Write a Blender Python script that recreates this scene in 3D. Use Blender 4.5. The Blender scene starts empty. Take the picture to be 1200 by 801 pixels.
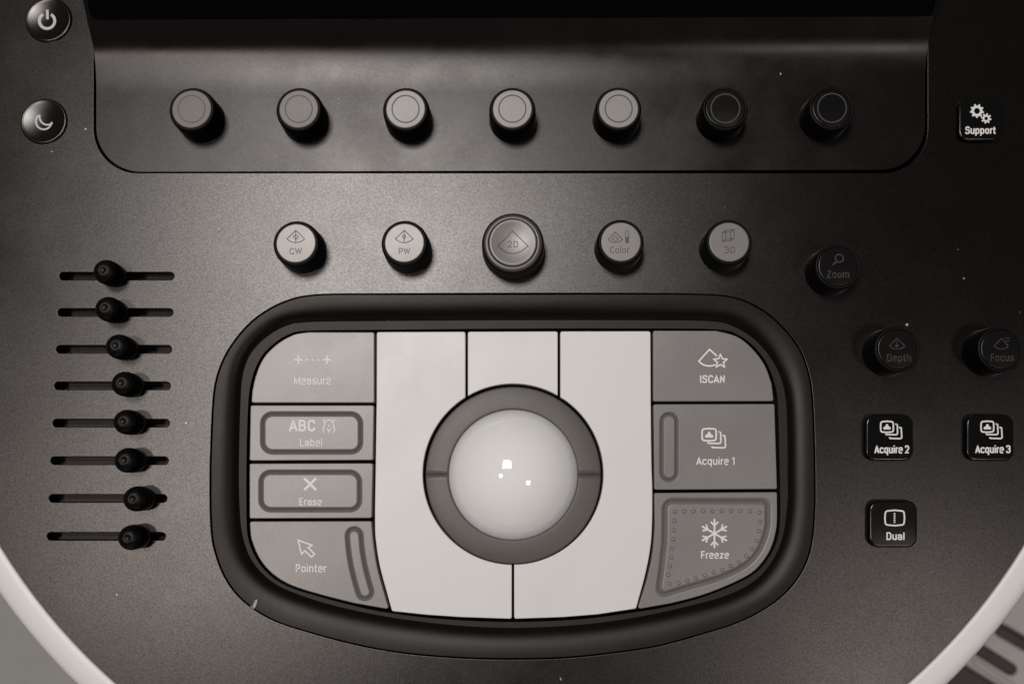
import bpy, bmesh, math, random
from mathutils import Vector, Euler, Matrix
from mathutils.geometry import tessellate_polygon
random.seed(4)
sc = bpy.context.scene
C = sc.collection
PI = math.pi

# ---------------------------------------------------------------- camera
S = 0.00035            # metres per working unit (one unit is 0.35 mm)
F = 1167.0             # focal length in photo pixels: a 35 mm lens on full frame
H = 1150.0             # camera height above the panel, in units
ROT = Euler((math.atan(159.5 / F), math.atan(10.0 / F), 0.0), 'XYZ')
RM = ROT.to_matrix()

def ray(px, py):
    return RM @ Vector(((px - 600.0) / F, -(py - 400.5) / F, -1.0))

def _hit(px, py, z):
    d = ray(px, py)
    return d * ((H - z) / -d.z)

_o = _hit(601, 555, 0)
CAM = Vector((-_o.x, -_o.y, H))

def W(px, py, z=0.0):
    """point of the console seen at photo position px,py at height z (units) -> metres"""
    d = ray(px, py)
    p = CAM + d * ((H - z) / -d.z)
    return p * S

def rad(px, py, r, z=0.0):
    d = ray(px, py)
    return r / F * ((H - z) / -d.z) * S

cam_d = bpy.data.cameras.new('camera')
cam = bpy.data.objects.new('camera', cam_d)
C.objects.link(cam)
cam.location = CAM * S
cam.rotation_euler = ROT
cam_d.sensor_width = 36.0
cam_d.lens = 36.0 * F / 1200.0
cam_d.clip_start = 0.02
cam_d.clip_end = 50.0
cam_d.dof.use_dof = True
cam_d.dof.focus_distance = (CAM * S - W(600, 520, 4)).length
cam_d.dof.aperture_fstop = 10.0
sc.camera = cam

# ---------------------------------------------------------------- light
world = bpy.data.worlds.new('World')
sc.world = world
world.use_nodes = True
wn = world.node_tree.nodes; wl = world.node_tree.links
bg = wn['Background']
bg.inputs['Color'].default_value = (0.95, 0.97, 1.0, 1)
# a dim room with one paler wall low down on the operator's side
wt = wn.new('ShaderNodeTexCoord'); wx = wn.new('ShaderNodeSeparateXYZ')
wl.new(wt.outputs['Generated'], wx.inputs[0])
wr = wn.new('ShaderNodeMapRange'); wr.inputs['From Min'].default_value = -0.86; wr.inputs['From Max'].default_value = -0.985
wr.inputs['To Min'].default_value = 0.035; wr.inputs['To Max'].default_value = 0.55
wl.new(wx.outputs['Y'], wr.inputs['Value']); wl.new(wr.outputs['Result'], bg.inputs['Strength'])
sc.cycles.caustics_reflective = False
sc.cycles.caustics_refractive = False

def lamp(name, dx, dy, h, size, power, col):
    d = bpy.data.lights.new(name, 'AREA')
    d.shape = 'SQUARE'; d.size = size; d.energy = power; d.color = col
    o = bpy.data.objects.new(name, d); C.objects.link(o)
    o.location = (dx * h, dy * h, h)
    az = Vector((dx, dy, 1)).normalized(); ay = (Vector((0, 1, 0)) - az * az.y).normalized(); ax = ay.cross(az)
    o.rotation_euler = Matrix((ax, ay, az)).transposed().to_euler()
    return o
lamp('ceiling_lamp', -0.175, 0.285, 2.0, 0.48, 24.0, (1.0, 0.962, 0.935))
lamp('ceiling_lamp', 0.46, -0.26, 2.0, 0.27, 6.0, (1.0, 0.90, 0.85))
lamp('ceiling_lamp', -0.36, -0.05, 2.0, 0.14, 9.0, (1.0, 0.91, 0.86))
sc.view_settings.view_transform = 'Standard'
sc.view_settings.look = 'None'
sc.view_settings.exposure = 0.0
sc.view_settings.gamma = 1.0

# ---------------------------------------------------------------- materials
def mat(name, col, rough, spec=0.5, grain=0.0, gscale=1400.0, bump=0.0, dust=0.0, smudge=0.0):
    """plastic: a diffuse base under a glossy coat; the coat mixes a tight and a wide lobe"""
    m = bpy.data.materials.new(name); m.use_nodes = True
    nt = m.node_tree; N = nt.nodes; L = nt.links
    N.remove(N['Principled BSDF'])
    out = N['Material Output']
    df = N.new('ShaderNodeBsdfDiffuse'); df.inputs['Color'].default_value = (*col, 1)
    g1 = N.new('ShaderNodeBsdfAnisotropic'); g1.distribution = 'BECKMANN'; g1.inputs['Roughness'].default_value = rough
    g2 = N.new('ShaderNodeBsdfAnisotropic'); g2.distribution = 'GGX'; g2.inputs['Roughness'].default_value = min(1, rough * 1.08)
    g1.inputs['Color'].default_value = (1, 0.985, 0.965, 1); g2.inputs['Color'].default_value = (1, 0.84, 0.76, 1)
    mg = N.new('ShaderNodeMixShader'); mg.inputs['Fac'].default_value = 0.22
    L.new(g1.outputs[0], mg.inputs[1]); L.new(g2.outputs[0], mg.inputs[2])
    fr = N.new('ShaderNodeFresnel'); f0 = math.sqrt(0.08 * spec); fr.inputs['IOR'].default_value = (1 + f0) / (1 - f0)
    ms = N.new('ShaderNodeMixShader')
    L.new(fr.outputs[0], ms.inputs['Fac']); L.new(df.outputs[0], ms.inputs[1]); L.new(mg.outputs[0], ms.inputs[2])
    L.new(ms.outputs[0], out.inputs['Surface'])
    tc = N.new('ShaderNodeTexCoord')
    colsock = None
    if grain or bump:
        n = N.new('ShaderNodeTexNoise'); n.inputs['Scale'].default_value = gscale
        n.inputs['Detail'].default_value = 3.0; n.inputs['Roughness'].default_value = 0.65
        L.new(tc.outputs['Object'], n.inputs['Vector'])
        if bump:
            bp = N.new('ShaderNodeBump'); bp.inputs['Strength'].default_value = bump
            bp.inputs['Distance'].default_value = 0.0003
            L.new(n.outputs['Fac'], bp.inputs['Height']); [L.new(bp.outputs['Normal'], q.inputs['Normal']) for q in (df, g1, g2, fr)]
        if grain:
            mr = N.new('ShaderNodeMapRange')
            mr.inputs['From Min'].default_value = 0.3; mr.inputs['From Max'].default_value = 0.7
            mr.inputs['To Min'].default_value = 1 - grain; mr.inputs['To Max'].default_value = 1 + grain
            L.new(n.outputs['Fac'], mr.inputs['Value'])
            mx = N.new('ShaderNodeVectorMath'); mx.operation = 'SCALE'
            mx.inputs[0].default_value = col
            L.new(mr.outputs['Result'], mx.inputs['Scale'])
            colsock = mx.outputs['Vector']
            for g, c in ((g1, (1, 0.985, 0.965)), (g2, (1, 0.84, 0.76))):   # the coat glints unevenly over the grain
                mg_ = N.new('ShaderNodeVectorMath'); mg_.operation = 'SCALE'; mg_.inputs[0].default_value = c
                L.new(mr.outputs['Result'], mg_.inputs['Scale']); L.new(mg_.outputs['Vector'], g.inputs['Color'])
    if dust:
        v = N.new('ShaderNodeTexVoronoi'); v.inputs['Scale'].default_value = 85.0
        w = N.new('ShaderNodeTexNoise'); w.inputs['Scale'].default_value = 900.0
        va = N.new('ShaderNodeVectorMath'); va.operation = 'MULTIPLY_ADD'
        va.inputs[1].default_value = (0.0016,) * 3
        L.new(tc.outputs['Object'], w.inputs['Vector'])
        L.new(w.outputs['Color'], va.inputs[0]); L.new(tc.outputs['Object'], va.inputs[2])
        L.new(va.outputs['Vector'], v.inputs['Vector'])
        sp = N.new('ShaderNodeSeparateColor'); L.new(v.outputs['Color'], sp.inputs['Color'])
        th = N.new('ShaderNodeMapRange')            # only some cells carry a fleck, of varying size
        th.inputs['From Min'].default_value = 0.52; th.inputs['From Max'].default_value = 1.0
        th.inputs['To Min'].default_value = 0.0; th.inputs['To Max'].default_value = 0.05
        L.new(sp.outputs['Red'], th.inputs['Value'])
        lt = N.new('ShaderNodeMath'); lt.operation = 'LESS_THAN'
        L.new(v.outputs['Distance'], lt.inputs[0]); L.new(th.outputs['Result'], lt.inputs[1])
        ml = N.new('ShaderNodeMath'); ml.operation = 'MULTIPLY'; ml.inputs[1].default_value = dust
        L.new(lt.outputs[0], ml.inputs[0])
        mc = N.new('ShaderNodeMix'); mc.data_type = 'RGBA'
        mc.inputs['A'].default_value = (*col, 1); mc.inputs['B'].default_value = (0.55, 0.53, 0.51, 1)
        if colsock: L.new(colsock, mc.inputs['A'])
        L.new(ml.outputs[0], mc.inputs['Factor'])
        colsock = mc.outputs['Result']
    if smudge:
        n2 = N.new('ShaderNodeTexNoise'); n2.inputs['Scale'].default_value = 38.0
        n2.inputs['Detail'].default_value = 5.0; n2.inputs['Roughness'].default_value = 0.6
        L.new(tc.outputs['Object'], n2.inputs['Vector'])
        mr2 = N.new('ShaderNodeMapRange')
        mr2.inputs['From Min'].default_value = 0.3; mr2.inputs['From Max'].default_value = 0.7
        mr2.inputs['To Min'].default_value = rough - smudge; mr2.inputs['To Max'].default_value = rough + smudge
        L.new(n2.outputs['Fac'], mr2.inputs['Value']); [L.new(mr2.outputs['Result'], q.inputs['Roughness']) for q in (g1, g2)]
    if colsock: L.new(colsock, df.inputs['Color'])
    return m

M = {
 'panel':  mat('textured_dark_paint', (0.0034, 0.0027, 0.0025), 0.335, 0.56, grain=0.35, gscale=1700, bump=0.05, dust=0.8, smudge=0.014),
 'module': mat('satin_dark_paint', (0.0058, 0.0048, 0.0045), 0.345, 0.38, grain=0.12, gscale=1050, bump=0.03, dust=0.8, smudge=0.04),
 'bezel':  mat('black_soft_plastic', (0.0050, 0.0042, 0.0040), 0.40, 0.17, grain=0.1, bump=0.03, dust=0.25, smudge=0.02),
 'lip':    mat('dark_lip_plastic', (0.016, 0.0138, 0.0130), 0.45, 0.16, grain=0.1, bump=0.03, smudge=0.02),
 'black':  mat('black_liner', (0.003, 0.003, 0.003), 0.7, 0.1),
 'side':   mat('matt_black_side', (0.0026, 0.0027, 0.0027), 0.8, 0.006),
 'knob':   mat('black_knob_plastic', (0.003, 0.0031, 0.0031), 0.5, 0.12, bump=0.03, smudge=0.04),
 'collar': mat('satin_grey_collar', (0.060, 0.055, 0.053), 0.38, 0.5, bump=0.03, smudge=0.03),
 'groove': mat('matt_grey_groove', (0.185, 0.17, 0.162), 0.6, 0.1, grain=0.05),
 'slider': mat('black_rubber', (0.0032, 0.0033, 0.0032), 0.46, 0.17, bump=0.06, gscale=900, grain=0.2, smudge=0.06),
 'silver': mat('silver_grey_cap', (0.195, 0.188, 0.183), 0.335, 0.48, grain=0.05, bump=0.03, smudge=0.02),
 'silverd': mat('dull_grey_cap', (0.16, 0.15, 0.145), 0.33, 0.2, grain=0.05, bump=0.03, smudge=0.03),
 'silverp': mat('pale_grey_cap', (0.27, 0.26, 0.255), 0.33, 0.3, grain=0.05, bump=0.03, smudge=0.03),
 'dcap':   mat('black_cap', (0.0050, 0.0050, 0.0050), 0.31, 0.36, bump=0.03, smudge=0.05, dust=0.25),
 'key':    mat('grey_key_plastic', (0.186, 0.180, 0.175), 0.36, 0.56, grain=0.06, gscale=1500, bump=0.05, smudge=0.03),
 'scuff':  mat('grey_scuff', (0.34, 0.33, 0.32), 0.6, 0.3, grain=0.4, gscale=1500),
 'ring':   mat('brown_grey_ring_plastic', (0.098, 0.090, 0.086), 0.42, 0.3, grain=0.06, bump=0.05, smudge=0.04),
 'white':  mat('white_key_plastic', (0.65, 0.642, 0.637), 0.42, 0.34, grain=0.02, bump=0.03, smudge=0.07),
 'rim':    mat('white_rim_plastic', (0.69, 0.675, 0.668), 0.4, 0.4, grain=0.02, smudge=0.04),
 'button': mat('black_button_plastic', (0.0040, 0.0041, 0.0041), 0.21, 0.42, bump=0.015, smudge=0.03, dust=0.1),
 'dish':   mat('black_gloss_plastic', (0.004, 0.004, 0.004), 0.30, 0.6, smudge=0.02),
 'glass':  mat('black_screen_glass', (0.0012, 0.0014, 0.0016), 0.12, 0.12),
 'printw': mat('white_print', (0.72, 0.70, 0.68), 0.5, 0.3),
 'printb': mat('greyish_print', (0.48, 0.465, 0.455), 0.5, 0.3),
 'printd': mat('dark_print', (0.06, 0.057, 0.055), 0.45, 0.3),
 'printg': mat('faded_grey_print', (0.034, 0.033, 0.032), 0.5, 0.2, grain=0.5, gscale=700),
 'printr': mat('grey_ring_print', (0.055, 0.053, 0.052), 0.5, 0.2),
 'printm': mat('worn_white_print', (0.66, 0.64, 0.62), 0.45, 0.4, grain=0.15, gscale=900),
 'floor':  mat('grey_floor', (0.42, 0.41, 0.395), 0.6, 0.4, grain=0.05, gscale=20),
 'cart':   mat('pale_cart_plastic', (0.46, 0.44, 0.425), 0.45, 0.4, grain=0.04, gscale=60),
 'cartd':  mat('brown_cart_plastic', (0.055, 0.047, 0.045), 0.5, 0.4, grain=0.1, gscale=60),
}
def ball_mat():
    m = bpy.data.materials.new('white_gloss_ball'); m.use_nodes = True
    b = m.node_tree.nodes['Principled BSDF']
    b.inputs['Base Color'].default_value = (0.79, 0.785, 0.775, 1)
    b.inputs['Roughness'].default_value = 0.06
    b.inputs['Subsurface Weight'].default_value = 0.35
    b.inputs['Subsurface Radius'].default_value = (1.0, 0.95, 0.9)
    b.inputs['Subsurface Scale'].default_value = 0.006
    return m
M['ball'] = ball_mat()

# ---------------------------------------------------------------- mesh helpers
WORLD = {}
def mk(name, bm, m, parent=None, label=None):
    """link one bmesh (built in world metres) as ONE mesh object, origin at its base"""
    me = bpy.data.meshes.new(name)
    xs = [v.co.x for v in bm.verts]; ys = [v.co.y for v in bm.verts]; zs = [v.co.z for v in bm.verts]
    o0 = Vector(((min(xs) + max(xs)) / 2, (min(ys) + max(ys)) / 2, min(zs)))
    if m in ('knob', 'button', 'slider'):          # matt flanks, satin top
        bm.normal_update()
        for f in bm.faces:
            if abs(f.normal.z) < 0.3: f.material_index = 1
    for v in bm.verts: v.co -= o0
    bm.to_mesh(me); bm.free()
    me.materials.append(M[m])
    if m in ('knob', 'button', 'slider'): me.materials.append(M['side'])
    if m == 'key': me.materials.append(M['groove'])
    o = bpy.data.objects.new(name, me); C.objects.link(o)
    WORLD[o.name] = o0
    if parent is not None:
        o.parent = parent
        o.location = o0 - WORLD[parent.name]
    else:
        o.location = o0
    if label: o['label'] = label
    return o

def area(p):
    return 0.5 * sum(p[i][0] * p[(i + 1) % len(p)][1] - p[(i + 1) % len(p)][0] * p[i][1] for i in range(len(p)))
def ccw(p):
    return list(p) if area(p) > 0 else list(reversed(p))
def dedupe(p):
    q = []
    for a in p:
        if not q or math.hypot(a[0] - q[-1][0], a[1] - q[-1][1]) > 1e-6: q.append(a)
    if math.hypot(q[0][0] - q[-1][0], q[0][1] - q[-1][1]) < 1e-6: q.pop()
    return q
def offset(p, d):
    """shrink a ccw outline by d (negative d grows it)"""
    n = len(p); q = []
    for i in range(n):
        a, b, c = p[i - 1], p[i], p[(i + 1) % n]
        e1 = (b[0] - a[0], b[1] - a[1]); e2 = (c[0] - b[0], c[1] - b[1])
        l1 = math.hypot(*e1) or 1e-9; l2 = math.hypot(*e2) or 1e-9
        n1 = (-e1[1] / l1, e1[0] / l1); n2 = (-e2[1] / l2, e2[0] / l2)
        k = 1 + n1[0] * n2[0] + n1[1] * n2[1]
        k = max(k, 0.35)
        q.append((b[0] + d * (n1[0] + n2[0]) / k, b[1] + d * (n1[1] + n2[1]) / k))
    return q
def cr(pts, n=6, closed=False):
    """Catmull-Rom curve through points"""
    out = []; N = len(pts)
    for i in range(N if closed else N - 1):
        g = (lambda k: pts[k % N]) if closed else (lambda k: pts[min(max(k, 0), N - 1)])
        p0, p1, p2, p3 = g(i - 1), g(i), g(i + 1), g(i + 2)
        for j in range(n):
            t = j / n
            out.append(tuple(0.5 * (2 * p1[k] + (p2[k] - p0[k]) * t + (2 * p0[k] - 5 * p1[k] + 4 * p2[k] - p3[k]) * t * t
                             + (3 * p1[k] - p0[k] - 3 * p2[k] + p3[k]) * t ** 3) for k in (0, 1)))
    if not closed: out.append(tuple(pts[-1]))
    return out
def fillet(pts, n=6):
    """points (x,y) or (x,y,r): corners with r are rounded"""
    out = []; N = len(pts)
    for i in range(N):
        b = pts[i]
        r = b[2] if len(b) > 2 else 0
        if not r: out.append((b[0], b[1])); continue
        a, c = pts[i - 1], pts[(i + 1) % N]
        va = (a[0] - b[0], a[1] - b[1]); vc = (c[0] - b[0], c[1] - b[1])
        la = math.hypot(*va); lc = math.hypot(*vc)
        ct = (va[0] * vc[0] + va[1] * vc[1]) / (la * lc)
        th = math.acos(max(-1, min(1, ct)))
        d = min(r / math.tan(th / 2), la * 0.499, lc * 0.499)
        rr = d * math.tan(th / 2)
        p1 = (b[0] + va[0] / la * d, b[1] + va[1] / la * d); p2 = (b[0] + vc[0] / lc * d, b[1] + vc[1] / lc * d)
        bx, by = va[0] / la + vc[0] / lc, va[1] / la + vc[1] / lc
        bl = math.hypot(bx, by); k = rr / math.sin(th / 2)
        cx, cy = b[0] + bx / bl * k, b[1] + by / bl * k
        a1 = math.atan2(p1[1] - cy, p1[0] - cx); a2 = math.atan2(p2[1] - cy, p2[0] - cx)
        da = (a2 - a1 + PI) % (2 * PI) - PI
        for j in range(n + 1):
            t = a1 + da * j / n
            out.append((cx + rr * math.cos(t), cy + rr * math.sin(t)))
    return out
def rrect(x0, y0, x1, y1, r, n=6):
    return fillet([(x0, y0, r), (x1, y0, r), (x1, y1, r), (x0, y1, r)], n)
def capsule(pts, hw, n=10):
    """rounded bar along a centre line"""
    L_, R_ = [], []
    N = len(pts)
    for i, p in enumerate(pts):
        a = pts[max(i - 1, 0)]; b = pts[min(i + 1, N - 1)]
        d = math.atan2(b[1] - a[1], b[0] - a[0])
        L_.append((p[0] + hw * math.cos(d + PI / 2), p[1] + hw * math.sin(d + PI / 2)))
        R_.append((p[0] + hw * math.cos(d - PI / 2), p[1] + hw * math.sin(d - PI / 2)))
        if i == 0: d0 = d
        if i == N - 1: d1 = d
    e = pts[-1]; s = pts[0]
    endc = [(e[0] + hw * math.cos(d1 + PI / 2 - PI * j / n), e[1] + hw * math.sin(d1 + PI / 2 - PI * j / n)) for j in range(1, n)]
    stc = [(s[0] + hw * math.cos(d0 - PI / 2 - PI * j / n), s[1] + hw * math.sin(d0 - PI / 2 - PI * j / n)) for j in range(1, n)]
    return L_ + endc + R_[::-1] + stc
def xy(pts, z=0.0):
    return ccw(dedupe([tuple(W(p[0], p[1], z)[:2]) for p in pts]))
def ringv(bm, p, z):
    return [bm.verts.new((q[0], q[1], z)) for q in p]
def bridge(bm, r0, r1, smooth=True, flip=False):
    n = len(r0)
    for i in range(n):
        j = (i + 1) % n
        f = (r0[i], r0[j], r1[j], r1[i])
        fc = bm.faces.new(f[::-1] if flip else f); fc.smooth = smooth
def fillface(bm, loops):
    vs = [v for l in loops for v in l]
    for t in tessellate_polygon([[v.co for v in l] for l in loops]):
        a, b, c = (vs[k] for k in t)
        nrm = (b.co - a.co).cross(c.co - a.co)
        try: bm.faces.new((a, b, c) if nrm.z >= 0 else (c, b, a))
        except ValueError: pass
def slab(bm, out, zt, zb, bev, holes=(), segs=3, fill=True):
    """bevelled plate (metres, ccw outline) with optional openings; z in units"""
    out = ccw(out); bv = bev * S
    rs = [ringv(bm, out, zb * S)]
    for k in range(segs + 1):
        a = PI / 2 * k / segs
        rs.append(ringv(bm, offset(out, bv * (1 - math.cos(a))), (zt - bev + bev * math.sin(a)) * S))
    for a, b in zip(rs, rs[1:]): bridge(bm, a, b)
    loops = [rs[-1]]
    for h in holes:
        h = ccw(h)
        hr = [ringv(bm, h, zb * S)]
        for k in range(segs + 1):
            a = PI / 2 * k / segs
            hr.append(ringv(bm, offset(h, -bv * (1 - math.cos(a))), (zt - bev + bev * math.sin(a)) * S))
        for a, b in zip(hr, hr[1:]): bridge(bm, a, b, flip=True)
        loops.append(hr[-1])
    if fill: fillface(bm, loops)
    return rs[-1]
def lathe(bm, c, prof, n=64, cap=True):
    """c: metres xy; profile of (radius m, z units)"""
    prev = None
    for r, z in prof:
        if r < 1e-9:
            v = bm.verts.new((c[0], c[1], z * S))
            for i in range(n):
                f = bm.faces.new((prev[i], prev[(i + 1) % n], v)); f.smooth = True
            return
        cur = [bm.verts.new((c[0] + r * math.cos(2 * PI * i / n), c[1] + r * math.sin(2 * PI * i / n), z * S)) for i in range(n)]
        if prev: bridge(bm, prev, cur)
        prev = cur
    if cap: bm.faces.new(prev)
def groove(bm, O, w, depth, z, steps=20, soft=0.25):
    """channel just inside outline O (metres, ccw); returns the rim loop; closes the island"""
    O = ccw(O)
    rs = []; ps = []
    top_ = math.sqrt(1 + soft * soft) - soft
    for k in range(steps + 1):
        t = k / steps; q = 1 - abs(2 * t - 1)
        p = (math.sqrt(q * q + soft * soft) - soft) / top_
        ps.append(p); rs.append(ringv(bm, offset(O, w * S * t), (z - depth * p) * S))
    for i, (a, b) in enumerate(zip(rs, rs[1:])):
        n0 = len(bm.faces); bridge(bm, a, b, smooth=ps[i] + ps[i + 1] < 1.5)
        if ps[i] + ps[i + 1] > 0.7:
            bm.faces.ensure_lookup_table()
            for f in bm.faces[n0:]: f.material_index = 1
    fillface(bm, [rs[-1]])
    return rs[0]

# print: strokes and letters lie as a thin film on the surface
def stroke(bm, pts, w, z, closed=False, zf=None, lift=0.22, fine=2.0):
    q = []
    N = len(pts)
    segs = N if closed else N - 1
    for i in range(segs):
        a, b = pts[i], pts[(i + 1) % N]
        k = max(1, int(math.hypot(b[0] - a[0], b[1] - a[1]) / fine))
        for j in range(k):
            t = j / k; q.append((a[0] + (b[0] - a[0]) * t, a[1] + (b[1] - a[1]) * t))
    if not closed: q.append(tuple(pts[-1][:2]))
    n = len(q); Lr, Rr = [], []
    for i in range(n):
        if closed: a, c = q[i - 1], q[(i + 1) % n]
        else: a, c = q[max(i - 1, 0)], q[min(i + 1, n - 1)]
        b = q[i]
        def un(u, v):
            l = math.hypot(v[0] - u[0], v[1] - u[1]) or 1e-9
            return ((v[0] - u[0]) / l, (v[1] - u[1]) / l)
        d1 = un(a, b) if a != b else un(b, c); d2 = un(b, c) if b != c else d1
        n1 = (-d1[1], d1[0]); n2 = (-d2[1], d2[0])
        k = max(1 + n1[0] * n2[0] + n1[1] * n2[1], 0.5)
        o = ((n1[0] + n2[0]) / k * w / 2, (n1[1] + n2[1]) / k * w / 2)
        for s, lst in ((1, Lr), (-1, Rr)):
            p = W(b[0] + s * o[0], b[1] + s * o[1], z)
            zz = (zf(p.x, p.y) if zf else z) + lift
            lst.append(bm.verts.new((p.x, p.y, zz * S)))
    for i in range(n if closed else n - 1):
        j = (i + 1) % n
        bm.faces.new((Lr[i], Rr[i], Rr[j], Lr[j]))
def blob(bm, pts, z, lift=0.22, zf=None):
    p = xy(pts, z)
    vs = [bm.verts.new((a, b, ((zf(a, b) if zf else z) + lift) * S)) for a, b in p]
    fillface(bm, [vs])
def circ(cx, cy, r, n=20, a0=0, a1=360):
    full = abs(a1 - a0) >= 360
    m = n if full else n + 1
    return [(cx + r * math.cos(math.radians(a0 + (a1 - a0) * i / n)), cy + r * math.sin(math.radians(a0 + (a1 - a0) * i / n))) for i in range(m)]

# plain condensed lettering drawn as single strokes: advance, then strokes (x, y up[, corner radius]); cap height 1
_O = [(.08,.07,.17),(.43,.07,.17),(.43,.67,.17),(.08,.67,.17)]
GL = {
 'a': (.50, [[(.08,.5),(.08,.67,.15),(.42,.67,.15),(.42,0)], [(.42,.40),(.07,.40,.14),(.07,.07,.14),(.42,.07,.14),(.42,.2)]]),
 'b': (.51, [[(.08,1),(.08,0)], 'O']), 'c': (.47, [[(.41,.52),(.41,.67,.14),(.07,.67,.15),(.07,.07,.15),(.41,.07,.14),(.41,.22)]]),
 'd': (.51, [[(.43,1),(.43,0)], 'O']), 'e': (.50, [[(.09,.39),(.44,.39),(.44,.70,.15),(.08,.70,.16),(.08,.04,.16),(.43,.04)]]),
 'h': (.50, [[(.08,1),(.08,0)], [(.08,.48),(.08,.67,.15),(.42,.67,.15),(.42,0)]]),
 'i': (.16, [[(.08,.74),(.08,0)], [(.08,.87),(.08,1)]]), 'l': (.16, [[(.08,1),(.08,0)]]),
 'm': (.76, [[(.08,.74),(.08,0)], [(.08,.48),(.08,.67,.14),(.38,.67,.14),(.38,0)], [(.38,.48),(.38,.67,.14),(.68,.67,.14),(.68,0)]]),
 'n': (.50, [[(.08,.74),(.08,0)], [(.08,.48),(.08,.67,.15),(.42,.67,.15),(.42,0)]]), 'o': (.51, ['O']),
 'p': (.51, [[(.08,.74),(.08,-.27)], 'O']), 'q': (.51, [[(.43,.74),(.43,-.27)], 'O']), 'r': (.31, [[(.08,.74),(.08,0)], [(.08,.45),(.08,.67,.16),(.31,.67)]]),
 's': (.46, [[(.39,.56),(.39,.67,.10),(.07,.67,.13),(.07,.37,.13),(.40,.37,.13),(.40,.07,.13),(.06,.07,.10),(.06,.17)]]),
 't': (.31, [[(.13,.95),(.13,.07,.12),(.30,.07)], [(0,.67),(.29,.67)]]), 'u': (.50, [[(.08,.74),(.08,.07,.15),(.42,.07,.15),(.42,.2)], [(.42,.74),(.42,0)]]),
 'z': (.45, [[(.05,.67),(.39,.67),(.05,.07),(.41,.07)]]),
 'A': (.54, [[(.03,0),(.27,.97),(.51,0)], [(.12,.3),(.42,.3)]]),
 'B': (.55, [[(.09,.52),(.09,.93),(.44,.93,.18),(.44,.52,.18),(.09,.52)], [(.09,.52),(.47,.52,.2),(.47,.07,.2),(.09,.07),(.09,.52)]]),
 'C': (.54, [[(.46,.68),(.46,.93,.19),(.08,.93,.19),(.08,.07,.19),(.46,.07,.19),(.46,.32)]]),
 'D': (.56, [[(.09,.5),(.09,.93),(.48,.93,.21),(.48,.07,.21),(.09,.07),(.09,.5)]]), 'E': (.49, [[(.44,.93),(.09,.93),(.09,.07),(.45,.07)], [(.09,.52),(.40,.52)]]),
 'F': (.46, [[(.44,.93),(.09,.93),(.09,0)], [(.09,.48),(.40,.48)]]), 'I': (.18, [[(.09,1),(.09,0)]]), 'L': (.44, [[(.09,1),(.09,.07),(.42,.07)]]),
 'M': (.72, [[(.09,0),(.09,.95),(.36,.12),(.63,.95),(.63,0)]]), 'N': (.56, [[(.09,0),(.09,.95),(.47,.05),(.47,1)]]),
 'P': (.52, [[(.09,0),(.09,.93),(.46,.93,.2),(.46,.45,.2),(.09,.45)]]),
 'S': (.53, [[(.45,.72),(.45,.93,.18),(.07,.93,.18),(.07,.53,.18),(.46,.53,.18),(.46,.07,.18),(.06,.07,.18),(.06,.28)]]),
 'W': (.72, [[(.03,1),(.2,.05),(.36,.95),(.52,.05),(.69,1)]]), 'Z': (.50, [[(.06,.93),(.44,.93),(.06,.07),(.46,.07)]]),
 '1': (.36, [[(.06,.74),(.25,.93),(.25,0)]]), '2': (.50, [[(.07,.70),(.07,.93,.17),(.43,.93,.17),(.43,.56,.17),(.07,.07),(.45,.07)]]),
 '3': (.52, [[(.07,.74),(.07,.93,.16),(.43,.93,.16),(.43,.53,.16),(.2,.53)], [(.2,.53),(.45,.53,.18),(.45,.07,.18),(.06,.07,.18),(.06,.27)]]),
}
def open_fillet(pts, n=5):
    e = [(p[0], p[1]) if i in (0, len(pts) - 1) else p for i, p in enumerate(pts)]
    return fillet(e, n)
def letters(txt, cx, base, w, caph, z, m, parent, weight=1.3, zf=None, lift=0.22):
    adv = 0; items = []
    for ch in txt:
        if ch == ' ': adv += .24; continue
        a, st = GL[ch]
        for q in st:
            cl = q == 'O' or q[0][:2] == q[-1][:2]
            p = fillet(_O if q == 'O' else q[:-1], 5) if cl else open_fillet(q)
            items.append(([(adv + x, y) for x, y in p], cl))
        adv += a + .085
    xs = [x for p, _ in items for x, _y in p]; x0, x1 = min(xs), max(xs)
    k = (w - weight) / (x1 - x0)
    bm = bmesh.new()
    for i, (p, cl) in enumerate(items):
        stroke(bm, [(cx - w / 2 + weight / 2 + (x - x0) * k, base - y * caph) for x, y in p], weight, z, cl, zf, lift + 0.025 * (i % 10), 3.0)
    return mk('lettering', bm, m, parent)

# ---------------------------------------------------------------- the setting
bm = bmesh.new()
for x, y in ((-4, -4), (4, -4), (4, 4), (-4, 4)): bm.verts.new((x, y, -0.80))
bm.faces.new(bm.verts)
fl = mk('floor', bm, 'floor'); fl['kind'] = 'structure'

# ---------------------------------------------------------------- the console
con = bpy.data.objects.new('ultrasound_console', None); C.objects.link(con)
con.location = (0, 0, -60 * S); WORLD[con.name] = Vector((0, 0, -60 * S))
con['label'] = 'dark ultrasound control console with white rim, knobs, sliders and a white trackball'
con['category'] = 'control panel'

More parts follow.
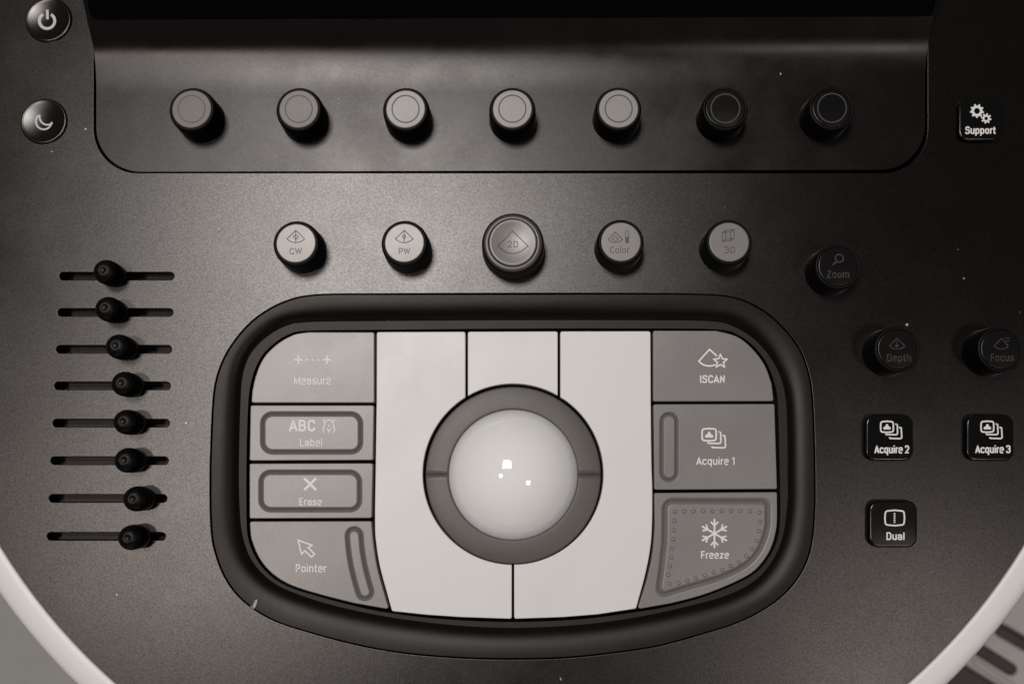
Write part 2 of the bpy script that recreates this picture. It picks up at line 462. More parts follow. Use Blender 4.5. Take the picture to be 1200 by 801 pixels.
TOPY = -330
def arc_outline(R):
    pts = [(600 - R, TOPY), (600 - R, 272)]
    for i in range(1, 97):
        a = PI - PI * i / 96
        pts.append((600 + R * math.cos(a), 272 + R * math.sin(a)))
    pts += [(600 + R, TOPY)]
    return pts
CL_OUT = [(450,344),(372,345),(336,352),(306,367.5),(284,387),(264.7,414),(253.7,441.6),(249.2,472),(246.5,532),(246,560),(246.3,601),
 (248.3,631),(253.7,653),(262,674),(275.7,694.6),(295,712),(322.4,727.5),(355,738.5),(394,749.5),(432,758.3),(480,766),(540,770.8),(600,772.3),
 (660,770.8),(710,766),(760,759),(785,753.5),(825,742),(860,731),(890,717),(915,700),(932,682),(945,660),(952,635),(955,605),(955.8,574),(955,520),
 (952.7,466),(948,436),(938,409),(920,385),(896,364),(866,349.5),(830,344.6),(740,343.5),(600,343.5)]
LIP_OUT = [(450,376),(361,377.3),(333,382.5),(308.6,397.6),(292,417),(284,441.6),(281.7,472),(280.6,504.7),(279.8,559.6),(281,601),(284,626),(292,650.6),
 (306,670),(325,685),(350,696),(388,708),(432,718),(480,726),(540,732.5),(600,735),(660,732.8),(710,728),(765,719),(815,707.5),(847,698.6),(875,686),(895,670),
 (910,647.4),(918.6,622),(923,585),(923,560),(922.7,508),(919.7,460),(908,427),(887,400),(860,382.5),(830,376),(740,375),(600,375)]
KEYS_OUT = [(600,388),(441,388.5),(362,389),(342.4,392.7),(327.4,401),(312.5,414.4),(303.5,429.4),(297.5,447.4),(294,472),(292,540),(292.2,612),(295,634),
 (304.5,655),(319.6,672.6),(341.6,686),(377,697),(416,707),(456,715),(520,722),(600,725),(680,722),(748,713.5),(785,707),(822,697),(860,682),(885,667.4),
 (902,645),(910,620),(911,577),(908.4,475),(904.8,451),(895.8,427),(880.8,407.4),(862.8,394),(838.9,387.7),(765.5,387)]
def polar(pts, n=260, c=(601, 556), n_cr=8):
    p = cr(pts, n_cr, True); out = []
    for i in range(n):
        a = 2 * PI * i / n; d = (math.cos(a), math.sin(a)); best = None
        for k in range(len(p)):
            u, v = p[k], p[(k + 1) % len(p)]
            ex, ey = v[0] - u[0], v[1] - u[1]; ux, uy = u[0] - c[0], u[1] - c[1]
            den = d[0] * ey - d[1] * ex
            if abs(den) < 1e-9: continue
            t = (ux * ey - uy * ex) / den; s = (ux * d[1] - uy * d[0]) / den
            if t > 0 and -1e-6 <= s <= 1 + 1e-6 and (best is None or t > best): best = t
        out.append((c[0] + d[0] * best, c[1] + d[1] * best))
    return out
PA, PB, PC = polar(CL_OUT), polar(LIP_OUT), polar(KEYS_OUT)

# upper module outline (photo units at z 0)
ML, MR, MB, MRAD = 113.0, 1084.0, 200.0, 52.0
mod_hole = fillet([(ML - 3.0, TOPY + 40), (ML - 3.0, MB + 2.6, MRAD), (MR + 3.0, MB + 2.6, MRAD), (MR + 3.0, TOPY + 40)], 14)

SLOTS = [(69.5,204,323.4),(67.6,202.8,365.9),(65.7,201.2,409),(63.6,199.8,451.8),(61.7,198.6,495.5),(59.2,197.3,539.4),(57.2,195.6,583.6),(55,194,628)]
SLIDE = [134.6,136.6,148.8,155.3,157.6,158.8,168.8,163.2]
slot_h = [xy(capsule([(a + 4.6, y), ((a + b) / 2, y), (b - 4.6, y)], 4.6)) for a, b, y in SLOTS]

bm = bmesh.new()
slab(bm, xy(arc_outline(703.0)), 0, -23, 0.7, [xy(mod_hole), xy(PA)] + slot_h)
mk('panel', bm, 'panel', con)

# backing under the openings
bm = bmesh.new()
slab(bm, xy(arc_outline(690)), -34, -60, 1.0)
mk('chassis', bm, 'black', con)

# white bumper rim round the panel
bm = bmesh.new()
prof = [(704.6, -14), (704.6, -1.4), (705.4, -0.6), (712, -0.2), (722, -0.4), (729, -1.6), (734.5, -4.2), (738.5, -8.5), (740.6, -14), (741, -22), (739.5, -34), (735, -46), (720, -56), (690, -58)]
rings = []
for R, z in prof:
    p = [tuple(W(a, b, 0)[:2]) for a, b in arc_outline(R)]
    rings.append([bm.verts.new((a, b, z * S)) for a, b in p])
for a, b in zip(rings, rings[1:]):
    for i in range(len(a) - 1):
        f = bm.faces.new((a[i], b[i], b[i + 1], a[i + 1])); f.smooth = True
mk('rim', bm, 'rim', con, 'white rounded rim')

# ---- upper module with the sloped screen foot
bm = bmesh.new()
def py_of(y, z):
    """photo row of the point (600-ish, y metres, z units)"""
    d = RM.transposed() @ Vector((0.0, y / S - CAM.y, z - CAM.z))
    return 400.5 - F * d.y / -d.z
TH = [(0, 0), (8, .02), (16, .05), (24, .09), (32, .14), (40, .19), (47, .26), (53, .38), (59, .52), (65, .62), (200, .64)]
def theta(u):
    for (u0, t0), (u1, t1) in zip(TH, TH[1:]):
        if u <= u1: return t0 + (t1 - t0) * (u - u0) / (u1 - u0)
    return TH[-1][1]
y0 = W(600, 110, 0).y; u = 0.0; zz = 0.0; curve = []
while py_of(y0 + u * S, zz) > 18.5:
    curve.append((y0 + u * S, zz)); zz += 2.0 * math.tan(theta(u + 1)); u += 2.0
rows = []
for i in range(0, 17):                       # rounded lower corners
    a = PI / 2 * i / 16
    rows.append((W(600, MB - MRAD + MRAD * math.cos(a), 0).y, MRAD * (1 - math.sin(a)), 0))
rows += [(W(600, y, 0).y, 0, 0) for y in (140, 130, 120)] + [(y, 0, z) for y, z in curve]
grid = []; NX = 24
for yy, ins, z in rows:
    yq = py_of(yy, 0)
    xl = W(ML + ins, yq, 0).x; xr = W(MR - ins, yq, 0).x
    grid.append([bm.verts.new((xl + (xr - xl) * k / NX, yy, z * S)) for k in range(NX + 1)])
for a, b in zip(grid, grid[1:]):
    for k in range(NX):
        f = bm.faces.new((a[k], a[k + 1], b[k + 1], b[k])); f.smooth = True
SCX = (grid[-1][0].co.x, grid[-1][-1].co.x)
edge = [r[0] for r in reversed(grid)] + grid[0][1:-1] + [r[-1] for r in grid]
edge = [bm.verts.new(v.co) for v in edge]
low = [bm.verts.new((v.co.x, v.co.y, -12 * S)) for v in edge]
for i in range(len(edge) - 1): bm.faces.new((edge[i], low[i], low[i + 1], edge[i + 1]))
mod = mk('screen_module', bm, 'module', con, 'satin dark upper module rising in a slope to the screen')
# the glass plate leaning back from the top of the slope
bm = bmesh.new()
yb, zb_ = curve[-1]
zb_ -= 0.6
xl, xr = SCX[0] + 6 * S, SCX[1] - 2 * S
sl = math.radians(40)
Lg = 430
def gp(x, u, dz=0.0):
    return (x, yb + u * math.cos(sl) * S - dz * math.sin(sl) * S, (zb_ + u * math.sin(sl) + dz * math.cos(sl)) * S)
shape = fillet([(xl, 0, 7 * S), (xr, 0, 7 * S), (xr, Lg * S), (xl, Lg * S)], 6)
top = [bm.verts.new(gp(x, u / S, 1.0)) for x, u in shape]
bot = [bm.verts.new(gp(x, u / S, -4.0)) for x, u in shape]
bm.faces.new(top); bridge(bm, bot, top, False)
mk('touch_screen', bm, 'glass', con, 'black switched-off glass screen')
bm = bmesh.new()
o2 = [(SCX[0], 0), (SCX[1], 0), (SCX[1], (Lg + 10) * S), (SCX[0], (Lg + 10) * S)]
t_ = [bm.verts.new(gp(x, u / S, -0.6)) for x, u in o2]; b_ = [bm.verts.new((gp(x, u / S, 0)[0], gp(x, u / S, 0)[1], -12 * S)) for x, u in o2]
bm.faces.new(t_); bridge(bm, b_, t_, False)
mk('screen_housing', bm, 'module', con)

# ---- key cluster surround
def zring(t): return -0.2 - 1.6 * t ** 1.3 - 8.0 * t ** 3
bm = bmesh.new()
cx0, cy0 = 601, 556
def shrink(p, d):
    out = []
    for a, b in p:
        r = math.hypot(a - cx0, b - cy0); out.append((a + (cx0 - a) * d / r, b + (cy0 - b) * d / r))
    return out
A1 = shrink(PA, 2.0)
rings = [[bm.verts.new((*W(a, b, 0)[:2], -14 * S)) for a, b in A1], [bm.verts.new((*W(a, b, 0)[:2], -0.2 * S)) for a, b in A1]]
for k in range(15):
    t = k / 14
    rr = []
    for (a, b), (c, d) in zip(shrink(PA, 2.0), PB):
        z = zring(t); p = W(a + (c - a) * t, b + (d - b) * t, z); rr.append(bm.verts.new((p.x, p.y, z * S)))
    rings.append(rr)
bridge(bm, rings[0], rings[1], False)
for a, b in zip(rings[2:], rings[3:]): bridge(bm, a, b)
bmesh.ops.recalc_face_normals(bm, faces=bm.faces)
sur = mk('key_surround', bm, 'bezel', con, 'black soft surround rolling down to the keys')
bm = bmesh.new()
Ci = shrink(PC, -3.2)
rings = []
for pts, z in ((shrink(PB, -3.0), -10.2), (Ci, -10.2)):
    rings.append([bm.verts.new((*W(a, b, -10.2)[:2], z * S)) for a, b in pts])
for a, b in zip(rings, rings[1:]): bridge(bm, a, b, False)
mk('lip', bm, 'lip', sur)
# pale scuff on the outer edge of the surround
bm = bmesh.new()
for pts in ([(295.6,711.5),(297.2,706.5),(299.0,702.6),(301.2,701.6),(302.0,703.4),(300.6,707.5),(299.2,711.0),(297.0,713.0)],
            [(293.4,710.0),(295.2,709.0),(294.8,711.6)]):
    blob(bm, pts, 1.0, 0.35)
mk('scuff_mark', bm, 'scuff', sur)

# ---- keys
ZK = -4.0
def key(name, pts, m, label, gro=None, studs=None, bev=0.9, soft=0.34):
    bm = bmesh.new()
    o = xy(fillet(pts), ZK)
    if gro:
        gp_, w, d = gro
        O = xy(gp_, ZK)
        top = slab(bm, o, ZK, -22, bev, fill=False)
        rim_ = groove(bm, O, w, d, ZK, soft=soft)
        fillface(bm, [top, rim_])
    else:
        slab(bm, o, ZK, -22, bev)
    for (sx, sy) in (studs or ()):
        p = W(sx, sy, ZK); r = 2.5 * S
        lathe(bm, p[:2], [(r, ZK - .2), (r * .94, ZK + .6), (r * .75, ZK + 1.4), (r * .42, ZK + 1.9), (0, ZK + 2.05)], 12)
    return mk(name, bm, m, con, label)

r = 2.2
k_meas = key('function_key', [(438.6,389,r),(438.6,471.6,r),(294.6,471.6,r),(295.6,458),(297.7,447.4)] + cr([(297.7,447.4),(303.5,429.4),(312.5,414.4),(327.4,401),(342.4,392.7),(352,390.2),(362,389)], 4), 'key', 'grey key lettered Measure')
k_lab = key('function_key', [(293.6,474.6,r),(438.2,474.6,r),(437.2,538.8,r),(292.4,539.4,r)], 'key', 'grey key lettered Label with a rounded groove',
            (rrect(304.3, 481.2, 426, 532.8, 15, 10), 7.0, 4.6))
k_era = key('function_key', [(292.4,542.8,r),(437,542.4,r),(435.6,606.6,r),(292.4,607.2,r)], 'key', 'grey key lettered Erase with a rounded groove',
            (rrect(302.3, 549.4, 424.8, 600.6, 15, 10), 7.0, 4.6))
k_poi = key('function_key', [(292.6,610.6,r),(435.4,610.2,r)] + cr([(436.2,622),(437.7,637),(442,664),(448.7,689)], 4) + [(455.8,713.4,r)] +
            cr([(416,706.4),(377,696.6),(341.6,685.4),(319.6,672),(304.5,654.6),(295.4,634),(293.2,622)], 4), 'key', 'grey key lettered Pointer with a slanted capsule groove',
            (capsule(cr([(415,627.2),(416.2,642),(419,660),(423,677),(427.6,693)], 4), 11.6, 12), 7.0, 4.6))
k_isc = key('function_key', [(765.4,387.2,r)] + cr([(838.9,387.4),(862.8,393.8),(880.8,407.4),(895.8,427),(904.2,449)], 4) + [(906.6,469.6,r),(765.6,470,r)], 'key', 'grey key at the top right with a scan fan and star symbol')
k_acq = key('function_key', [(765.8,473.4,r),(907.6,473,r),(910.6,572.6,r),(767,573.4,r)], 'key', 'grey key lettered Acquire 1 with an upright capsule groove',
            (capsule([(784.2,493.6),(784.2,515),(784.2,535),(784.2,553.2)], 12.0, 12), 6.4, 4.2))
FO = fillet([(774.5,581.8,14),(904.8,581.8,15)] + cr([(904.6,606),(903.6,620),(894.8,645),(877.4,665),(847.4,680),(815,690)], 4)[0:] + [(764.5,705.5,16),(770,667),(773.7,635)], 10)
studs = [(740 + a / 4.004, 560 + b / 4.004) for a, b in [(203,157),(248,154),(291,154),(336,153),(379,153),(423,153),(467,153),(511,153),(556,154),(600,160),
 (602,205),(598,248),(588,292),(567,332),(540,365),(505,393),(466,411),(427,428),(386,441),(345,456),(303,468),(262,481),(221,491),(178,495),
 (173,453),(180,412),(187,371),(191,329),(196,286),(198,243),(200,200)]]
k_fre = key('function_key', [(766.8,577.2,r),(910.6,576.2,r)] + cr([(910.8,600),(909.6,620),(902,645),(885,667.4),(860,682),(822,697),(785,706.6)], 4) + [(747.2,713.2,r)] +
            cr([(757.5,681),(763.9,652.4),(767,622),(767.2,600)], 4), 'key', 'grey key lettered Freeze with a groove and a border of small studs', (FO, 9.4, 4.6), studs, soft=0.55)

# white plates round the trackball
BC = (601.3, 555.3)
RG = 106.0
def gap_arc(a0, a1, n=30):
    return [(BC[0] + RG * math.cos(math.radians(a0 + (a1 - a0) * i / n)), BC[1] + RG * math.sin(math.radians(a0 + (a1 - a0) * i / n))) for i in range(n + 1)]
def ang(x, up): 
    v = (x - BC[0]) / RG
    return (math.degrees(math.acos(v)) if not up else -math.degrees(math.acos(v)))
aL, aR = ang(545.4, True), ang(656.6, True)
k_wl = key('click_plate', [(441.4,388.8,2.5),(545.4,388.4,2.5)] + gap_arc(aL, ang(599.7, False) - 360, 40) + [(599.7,724.6,2.5)] + cr([(540,722.6),(500,719.9)], 2) + [(459.3,715.6,2.5)] +
           cr([(452.2,690),(445.2,664),(440.9,638),(439.2,612),(440.2,540),(441.2,470)], 4), 'white', 'tall white click plate left of the trackball', bev=1.1)
k_wm = key('click_plate', [(548.2,388.4,2.5),(653.6,388,2.5)] + gap_arc(ang(653.6, True), ang(548.2, True), 16), 'white', 'short white click plate above the trackball', bev=1.1)
k_wr = key('click_plate', [(656.6,388,2.5),(762.4,387.8,2.5)] + cr([(762.8,470),(763.6,540),(764.6,575),(764,622),(760.6,652),(754.5,680)], 4) + [(745.4,712.6,2.5)] +
           cr([(700,719.4),(660,722.6)], 2) + [(602.5,724.6,2.5)] + gap_arc(ang(602.5, False), aR, 40), 'white', 'tall white click plate right of the trackball', bev=1.1)

# trackball ring: two half rings with a hairline seam, and the ball
bm = bmesh.new()
bc = W(BC[0], BC[1], -3); u1 = rad(BC[0], BC[1], 1, -3)
rp = [(102.8, -22), (102.8, -5.6), (102.0, -4.5), (100.8, -4.1), (90, -3.0), (78.2, -1.9), (76.8, -2.0), (75.6, -3.2), (75.4, -22)]
for h in (0, 1):
    prev = None
    for i in range(49):
        e = 0.13
        a = PI * h + math.radians(e) + (PI - 2 * math.radians(e)) * i / 48
        cur = [bm.verts.new((bc.x + q * u1 * math.cos(a), bc.y + q * u1 * math.sin(a), z * S)) for q, z in rp]
        if prev:
            for k in range(len(rp) - 1):
                f = bm.faces.new((prev[k], cur[k], cur[k + 1], prev[k + 1])); f.smooth = True
        if i in (0, 48): bm.faces.new(cur)
        prev = cur
mk('trackball_ring', bm, 'ring', con, 'flat brown-grey ring in two halves')
bm = bmesh.new()
bmesh.ops.create_uvsphere(bm, u_segments=200, v_segments=128, radius=84 * u1)
for v in bm.verts: v.co += Vector((bc.x, bc.y, -41 * S))
for f in bm.faces: f.smooth = True
mk('trackball', bm, 'ball', con, 'glossy white ball')

# ---- key prints
def icon(bm, m, parent): return mk('icon', bm, m, parent)
def acquire_icon(x, y, s, z, parent, m='printw'):
    bm = bmesh.new()
    q = lambda pts: [(x + a * s, y + b * s) for a, b in pts]
    stroke(bm, q(fillet([(-8,-6.6,2.6),(0,-7.2),(8,-6.6,2.6),(8.3,0),(8,6.6,2.6),(0,7.2),(-8,6.6,2.6),(-8.3,0)], 4)), 2.0 * s, z, True)
    blob(bm, q([(-4.6,3.4),(-4.8,0.8),(-2.2,-0.8),(-1.2,-3),(0,-3.8),(1.2,-3),(2.2,-0.8),(4.8,0.8),(4.6,3.4)]), z)
    stroke(bm, q(cr([(10.8,-3.6),(12.6,-3.4)], 1) + fillet([(12.6,-3.4,1),(13.4,-2.6),(13.8,10.3,2.2),(-1.2,10.0,2),(-1.6,8.6)], 4)[1:-1] + [(-1.6,8.6)]), 1.9 * s, z)
    stroke(bm, q([(15.6,0.8)] + fillet([(15.6,0.8),(18.4,1.2,1),(19.3,15.4,2.2),(3.6,15.0,2),(3.2,13.4)], 4)[1:-1] + [(3.2,13.4)]), 1.9 * s, z)
    return icon(bm, m, parent)
def fan(bm, apex, l, r_, bot, w, z, zf=None, lift=0.22):
    pts = [apex, l] + cr([l, ((l[0] + bot[0]) / 2 - .6, (l[1] + bot[1] * 2) / 3 + .2), bot, ((r_[0] + bot[0]) / 2 + .6, (r_[1] + bot[1] * 2) / 3 + .2), r_], 4)[1:]
    stroke(bm, pts, w, z, True, zf, lift)
z = ZK
letters('Measure', 366.4, 450.2, 43.4, 9.6, z, 'printm', k_meas, 1.4)
bm = bmesh.new()
for x in (349.6, 383.4):
    stroke(bm, [(x - 4.9, 421.4), (x + 4.9, 421.4)], 2.0, z); stroke(bm, [(x, 416.4), (x, 426.4)], 2.0, z, lift=0.3)
for x in (360, 366.6, 373): blob(bm, circ(x, 421.4, 1.25, 10), z)
icon(bm, 'printm', k_meas)
letters('ABC', 354, 504.8, 31.2, 13.0, z, 'printw', k_lab, 2.5)
letters('Label', 364.7, 522.5, 26, 9.0, z, 'printw', k_lab, 1.25)
bm = bmesh.new()
for s in (-1, 1):
    stroke(bm, cr([(385.5 + s * 6.8, 490.8), (385.5 + s * 4.9, 494.4), (385.5 + s * 5.6, 499), (385.5 + s * 6.9, 502.5), (385.5 + s * 5.6, 507)], 4), 1.3, z)
stroke(bm, cr([(381, 495), (383, 492.6), (385.5, 491.4), (388, 492.6), (390, 495)], 3), 1.3, z, lift=.3)
blob(bm, circ(385.5, 498.2, 1.1, 10), z)
stroke(bm, [(382.6, 501.6), (385.5, 504.6), (388.4, 501.6)], 1.3, z); stroke(bm, [(385.5, 504.2), (385.5, 507.4)], 1.3, z, lift=.3)
icon(bm, 'printw', k_lab)
letters('Erase', 363.9, 591.7, 26.5, 8.7, z, 'printw', k_era, 1.25)
bm = bmesh.new()
stroke(bm, [(356.6, 559.9), (370.6, 573.9)], 3.0, z); stroke(bm, [(370.6, 559.9), (356.6, 573.9)], 3.0, z, lift=.3)
icon(bm, 'printw', k_era)
letters('Pointer', 365, 669.9, 36.8, 9.5, z, 'printw', k_poi, 1.4)
bm = bmesh.new()
stroke(bm, [(349.4,632.4),(353.4,648.8),(357.4,644.7),(365,652.2),(368.6,648.5),(361.2,641.1),(366,638.4)], 1.7, z, True)
icon(bm, 'printw', k_poi)
letters('ISCAN', 834.8, 448.4, 29, 8.9, z, 'printw', k_isc, 1.6)
bm = bmesh.new()
stroke(bm, [(840.2,417),(831.4,409.2),(818.9,423)] + cr([(818.9,423),(823.5,426.8),(831,428.6),(838.4,427.2)], 4)[1:], 1.9, z)
st = []
for i in range(10):
    a = math.radians(-90 + 36 * i); rr = 8.6 if i % 2 == 0 else 3.7
    st.append((844.2 + rr * math.cos(a), 423.2 + rr * math.sin(a)))
stroke(bm, st, 1.7, z, True, lift=.3)
icon(bm, 'printw', k_isc)
letters('Acquire 1', 838.3, 544.2, 45, 9.0, z, 'printw', k_acq, 1.4)
acquire_icon(831, 509, 1.0, z, k_acq)
letters('Freeze', 837.8, 653.8, 32.6, 8.6, z, 'printw', k_fre, 1.4)
bm = bmesh.new()
for i in range(6):
    a = math.radians(90 + 60 * i); ca, sa = math.cos(a), math.sin(a)
    P = lambda u, v: (837.2 + u * ca - v * sa, 624.6 + u * sa + v * ca)
    stroke(bm, [P(0, 0), P(17, 0)], 2.1, z, lift=.2 + .02 * i)
    stroke(bm, [P(13.8, -4.4), P(9.2, 0), P(13.8, 4.4)], 1.9, z, lift=.36)
icon(bm, 'printw', k_fre)

# ---- rotary knobs
KH = 37.0
def knob(x, y, m, label, rtop=26.5, rcap=22.9, dish=0.0, name='rotary_knob', h=KH):
    """x,y: the photo position of the cap; stands upright on the panel below it"""
    c = W(x, y, h); u = rad(x, y, 1, h)
    bm = bmesh.new()
    if dish:
        pr = [(37.6, -2), (37.2, 6), (36.6, h - 8), (36.2, h - 5), (35.4, h - 3.2), (34.4, h - 2.4), (34.2, h - 5)]
    else:
        pr = [(rtop + 2.0, -2), (rtop + 1.8, 3), (rtop + .9, h - 7), (rtop + .35, h - 3), (rtop - .4, h - 1.2), (rtop - 1.4, h - .4), (rcap + .9, h - .2), (rcap + .45, h - .8), (rcap + .4, h - 5)]
    lathe(bm, c[:2], [(a * u, b) for a, b in pr], 72)
    o = mk(name, bm, 'knob', con, label)
    if dish:
        bm = bmesh.new()
        lathe(bm, c[:2], [(a * u, b) for a, b in [(34.2, h - 5), (34.1, h - 2.5), (33.2, h - 1.7), (29.4, h - .9), (28.7, h - 1.3), (28.4, h - 5)]], 72, cap=False)
        mk('knob_collar', bm, 'collar', o)
    bm = bmesh.new()
    zf = None
    if dish:
        def zf(px, py, c=c, u=u):
            q = min(math.hypot(px - c.x, py - c.y) / u / 25.0, 1.0); return h + .6 - dish * (1 - q * q)
        pr = [(27.8, h - 5), (27.7, h), (27.2, h + .5), (26.2, h + .8), (25, h + .6)] + [(25 * k / 8, h + .6 - dish * (1 - (k / 8) ** 2)) for k in range(7, 0, -1)] + [(0, h + .6 - dish)]
    else:
        pr = [(rcap, h - 5), (rcap, h - .5), (rcap - .35, h), (rcap - 1.0, h + .2)]
    lathe(bm, c[:2], [(a * u, b) for a, b in pr], 72)
    cap = mk('knob_cap', bm, m, o)
    return o, cap, zf, h + .2

upper = [(224.5, 127.8, 'silverd', 'leftmost of the grey capped knobs under the screen'),
         (350.0, 127.8, 'silverd', 'second of the grey capped knobs under the screen'),
         (475.3, 127.8, 'silverp', 'third of the grey capped knobs under the screen'),
         (600.4, 127.6, 'silverp', 'fourth of the grey capped knobs under the screen'),
         (725.0, 127.4, 'silverp', 'rightmost of the grey capped knobs under the screen'),
         (850.0, 127.2, 'dcap', 'left one of the two black capped knobs under the screen'),
         (975.0, 126.6, 'dcap', 'right one of the two black capped knobs under the screen')]
for x, y, m, lab in upper:
    o, cap, zf, zt = knob(x, y, m, lab)
    o['group'] = 'knobs in the row under the screen'
    bm = bmesh.new()
    stroke(bm, circ(x, y, 15.8 if m != 'dcap' else 16.8, 48), 1.5 if m != 'dcap' else 1.3, zt, True)
    mk('circle_mark', bm, 'printd' if m != 'dcap' else 'printr', o)

lower = [(346.8,284.8,'silver','CW','small grey capped knob lettered CW'),(473.9,284.4,'silver','PW','small grey capped knob lettered PW'),
         (727.6,283.2,'silver','Color','small grey capped knob lettered Color'),(854.4,283.4,'silver','3D','small grey capped knob lettered 3D'),
         (982.3,311.9,'dcap','Zoom','black capped knob lettered Zoom'),(1052,408.8,'dcap','Depth','black capped knob lettered Depth'),(1172.8,408.9,'dcap','Focus','black capped knob lettered Focus')]
txt = {'CW':(346.6,298,14.3,7.6),'PW':(474,298,13.2,7.6),'Color':(726.5,296.8,23,8.4),'3D':(855,296.6,12.4,8.2),'Zoom':(982,325.6,26.4,8.8),'Depth':(1053.4,423.4,28,8.8),'Focus':(1174.4,423,27,8.8)}
for x, y, m, t, lab in lower:
    o, cap, zf, z = knob(x, y, m, lab, 26.8, 23.2)
    pm = 'printd' if m == 'silver' else 'printg'
    a, b, c_, d = txt[t]
    letters(t, a, b, c_, d, z, pm, o, .85 if m == 'silver' else 1.2)
    bm = bmesh.new()
    if t in ('CW', 'PW'):
        fan(bm, (x - .2, 269.8), (x - 10.4, 279.9), (x + 10.2, 279.8), (x - .2, 284.3), .95, z)
        stroke(bm, [(x - .2, 270.4), (x - .2, 284)], .8, z, lift=.28)
        if t == 'CW': stroke(bm, [(x - .2, 274.6), (x + 2.8, 277.6), (x - .2, 280.6), (x - 3.2, 277.6)], .8, z, True, lift=.32)
        else: stroke(bm, circ(x - .2, 277.4, 1.9, 14), .9, z, True, lift=.32)
    elif t == 'Color':
        fan(bm, (721, 271.8), (712.8, 280.6), (729.4, 280.6), (721, 284.0), 1.0, z)
        fan(bm, (721, 276.4), (717.4, 280), (724.6, 280), (721, 281.6), .9, z)
        stroke(bm, rrect(733.2, 270.8, 736.8, 284.4, .8, 2), .8, z, True); stroke(bm, [(735, 277.5), (735, 284)], 3.0, z, lift=.3)
    elif t == '3D':
        f1 = [(846.4,272.6),(856,271.4),(856,282),(846.4,283)]; f2 = [(850.4,269.8),(860.2,268.6),(860.2,279.2),(850.4,280.2)]
        stroke(bm, f1, .9, z, True); stroke(bm, f2, .9, z, True, lift=.28)
        for p, q in zip(f1, f2): stroke(bm, [p, q], .9, z, lift=.34)
    elif t == 'Zoom':
        stroke(bm, circ(983.6, 302.6, 4.6, 22), 1.4, z, True); stroke(bm, [(980.4, 306), (975.8, 310.4)], 2.0, z, lift=.3)
    elif t == 'Depth':
        fan(bm, (1050.8, 396.6), (1042.6, 404.8), (1060.4, 405), (1050.9, 408.9), 1.1, z)
        stroke(bm, [(1050.8, 399.6), (1050.8, 406.4)], 1.1, z); stroke(bm, [(1048.6, 404.2), (1050.8, 406.6), (1053, 404.2)], 1.1, z, lift=.3)
    else:
        fan(bm, (1173.4, 396.4), (1165, 405.2), (1181.6, 405.2), (1173.4, 408.8), 1.1, z)
        stroke(bm, [(1177, 396.2), (1182.6, 396.2)], 1.1, z); stroke(bm, [(1178, 399.4), (1184, 399.4)], 1.1, z)
    icon(bm, pm, o)
o, cap, zf, z = knob(601.0, 284.0, 'silver', 'large dished grey knob lettered 2D', dish=2.6)
letters('2D', 601, 289.2, 12.2, 7.4, z, 'printd', o, 0.85, zf=zf, lift=.3)
bm = bmesh.new()
fan(bm, (600.7, 270.2), (583.2, 288), (618.8, 287.9), (600.8, 296.8), 1.0, z, zf=zf, lift=.3)
icon(bm, 'printd', o)

# ---- sliders: a track below each slot and a bullet shaped knob on it
for i, ((a, b, y), kx) in enumerate(zip(SLOTS, SLIDE)):
    bm = bmesh.new()
    p = W(a + 11.5, y - 7, -23); q = W(b + 4, y + 7, -23)
    slab(bm, [(p.x, q.y), (q.x, q.y), (q.x, p.y), (p.x, p.y)], -23.6, -33, .4)
    tr = mk('slider_track', bm, 'lip', con)
    c = W(kx, y, 0); u = rad(kx, y, 1, 0)
    bm = bmesh.new()
    pr = [(4, -23.4), (4, 1), (13.4, 1.2), (14.0, 2.4), (14.3, 10), (14.3, 22), (13.9, 25.5), (13.0, 28.6), (11.6, 31.0), (9.4, 33.2), (7.0, 34.4), (5.2, 35.0), (4.2, 35.1), (3.5, 34.8), (2.6, 34.3), (1.4, 34.0), (0, 33.9)]
    lathe(bm, c[:2], [(r_ * u, z_) for r_, z_ in pr], 48)
    word = ['topmost', 'second', 'third', 'fourth', 'fifth', 'sixth', 'seventh', 'lowest'][i]
    o = mk('slider_knob', bm, 'slider', con, 'black slider knob in the %s slot of the column' % word)
    o['group'] = 'slider knobs in the column of slots'

# ---- round dished buttons
def dish_button(x, y, r0, label):
    c = W(x, y, 3); u = rad(x, y, 1, 3)
    bm = bmesh.new()
    pr = [(r0 + 1.2, -4), (r0 + 1.2, 1.2), (r0 + .6, 2.2), (r0 - .5, 3.0), (r0 - 1.6, 3.0)] + [((r0 - 1.8) * k / 10, 2.9 - 2.6 * (1 - (k / 10) ** 2)) for k in range(10, 0, -1)] + [(0, 2.9 - 2.6)]
    lathe(bm, c[:2], [(a * u, b) for a, b in pr], 72)
    zf = lambda px, py: 2.9 - 2.6 * (1 - min(math.hypot(px - c.x, py - c.y) / u / (r0 - 1.8), 1) ** 2)
    return mk('round_button', bm, 'dish', con, label), zf
o, zf = dish_button(56.2, 23.0, 26.2, 'round dished black button with a power symbol')
bm = bmesh.new()
stroke(bm, circ(55.6, 25.2, 8.9, 36, -58, 238), 3.4, 0, False, zf, .35)
stroke(bm, [(56, 12.2), (56, 23.2)], 3.0, 0, False, zf, .4)
icon(bm, 'printb', o)
o, zf = dish_button(50.8, 141.8, 26.4, 'round dished black button with a crescent moon symbol')
bm = bmesh.new()
oa = circ(51.6, 142.2, 10.0, 20, 232, 18); ib = circ(56.4, 138.0, 8.6, 16, 48, 205)
stroke(bm, circ(51.8, 142.8, 9.2, 22, 228, 10) + circ(56.0, 137.4, 9.2, 16, 55, 188)[0:], 2.1, 0, True, zf, .35)
icon(bm, 'printb', o)

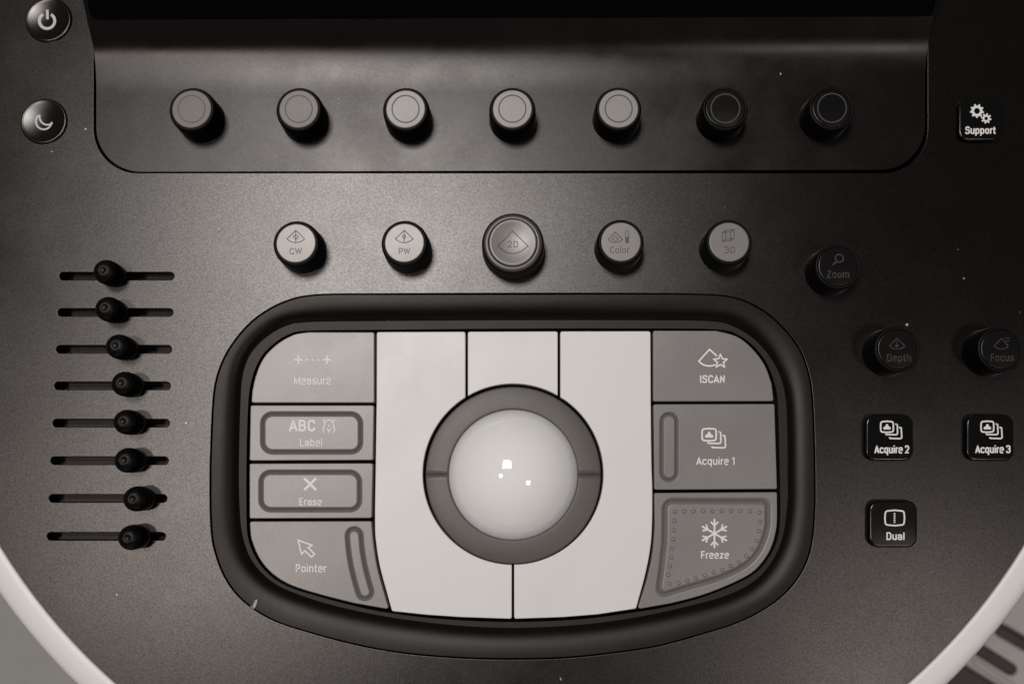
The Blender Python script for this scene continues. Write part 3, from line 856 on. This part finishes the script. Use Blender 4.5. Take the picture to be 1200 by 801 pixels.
# ---- square buttons
ZB = 8.0
def sq(x0, y0, x1, y1, label):
    bm = bmesh.new()
    slab(bm, xy(rrect(x0, y0, x1, y1, 11.5, 8), ZB), ZB, -4, 2.4, segs=5)
    return mk('square_button', bm, 'button', con, label)
o = sq(1123.4, 113.8, 1175.4, 164.4, 'black square button lettered Support')
letters('Support', 1149.2, 157, 36.4, 8.6, ZB, 'printw', o, 1.6)
bm = bmesh.new()
def gear(x, y, r1, r2, n):
    stroke(bm, circ(x, y, r1, 28), r2, ZB, True)
    for i in range(n):
        a = 2 * PI * i / n + .2
        stroke(bm, [(x + (r1 + r2 * .4) * math.cos(a), y + (r1 + r2 * .4) * math.sin(a)), (x + (r1 + r2 * .5 + 1.7) * math.cos(a), y + (r1 + r2 * .5 + 1.7) * math.sin(a))], 1.9, ZB, lift=.3)
gear(1144.8, 130.2, 5.0, 3.0, 9); gear(1155.6, 139.0, 3.2, 2.2, 8)
icon(bm, 'printw', o)
o = sq(1014.6, 485.4, 1070.6, 539.8, 'black square button lettered Acquire 2')
letters('Acquire 2', 1045, 530.6, 41.2, 9.0, ZB, 'printw', o, 1.7); acquire_icon(1039.4, 499.8, .9, ZB, o)
o = sq(1132.6, 485.4, 1188.6, 539.8, 'black square button lettered Acquire 3')
letters('Acquire 3', 1163.4, 530.4, 41.6, 9.0, ZB, 'printw', o, 1.7); acquire_icon(1157.0, 499.7, .9, ZB, o)
o = sq(1018.8, 586.2, 1075.2, 641.2, 'black square button lettered Dual')
letters('Dual', 1049.3, 632.1, 21.2, 8.8, ZB, 'printw', o, 1.6)
bm = bmesh.new()
stroke(bm, fillet([(1037.6,598.4,3),(1048.4,597.4),(1059.2,598.4,3),(1059.9,606.3),(1059.2,614.4,3),(1048.4,615.4),(1037.6,614.4,3),(1036.9,606.3)], 4), 1.8, ZB, True)
for k in range(5): blob(bm, rrect(1047.2, 600.6 + 2.5 * k, 1049.2, 602.2 + 2.5 * k, .4, 2), ZB)
icon(bm, 'printw', o)

# ---------------------------------------------------------------- pale equipment cart below the right edge
cart = bpy.data.objects.new('equipment_cart', None); C.objects.link(cart)
ZC = -1500.0
cp = W(1190, 760, ZC)
cart.location = (cp.x, cp.y, -0.80); WORLD[cart.name] = Vector(cart.location)
cart['label'] = 'pale blurred equipment cart with dark vent slots below the right edge of the console'
cart['category'] = 'cart'
def poly(pts, z=ZC): return xy([(a, b) for a, b in pts], z)
def bar(p, q, hw): return poly(capsule([p, ((p[0] + q[0]) / 2, (p[1] + q[1]) / 2), q], hw, 6))
bm = bmesh.new()
slab(bm, poly([(1090,700),(1180,600),(1420,720),(1420,960),(1060,960)], ZC - 60), ZC - 60, -0.80 / S, 10)
mk('body', bm, 'cartd', cart)
bm = bmesh.new()
slab(bm, poly([(1120,690),(1172,655),(1330,735),(1330,880),(1225,836),(1128,776)]), ZC, ZC - 50, 8, [bar((1174,738),(1262,788), 7.5)])
mk('housing', bm, 'cart', cart)
bm = bmesh.new()
slab(bm, bar((1140, 756), (1183, 783), 7.5), ZC + 12, ZC - 58, 6)
mk('vent_slot', bm, 'cartd', cart)
bm = bmesh.new()
slab(bm, bar((1143, 775), (1190, 806), 4.2), ZC + 10, ZC - 58, 8)
mk('grip_bar', bm, 'cart', cart)
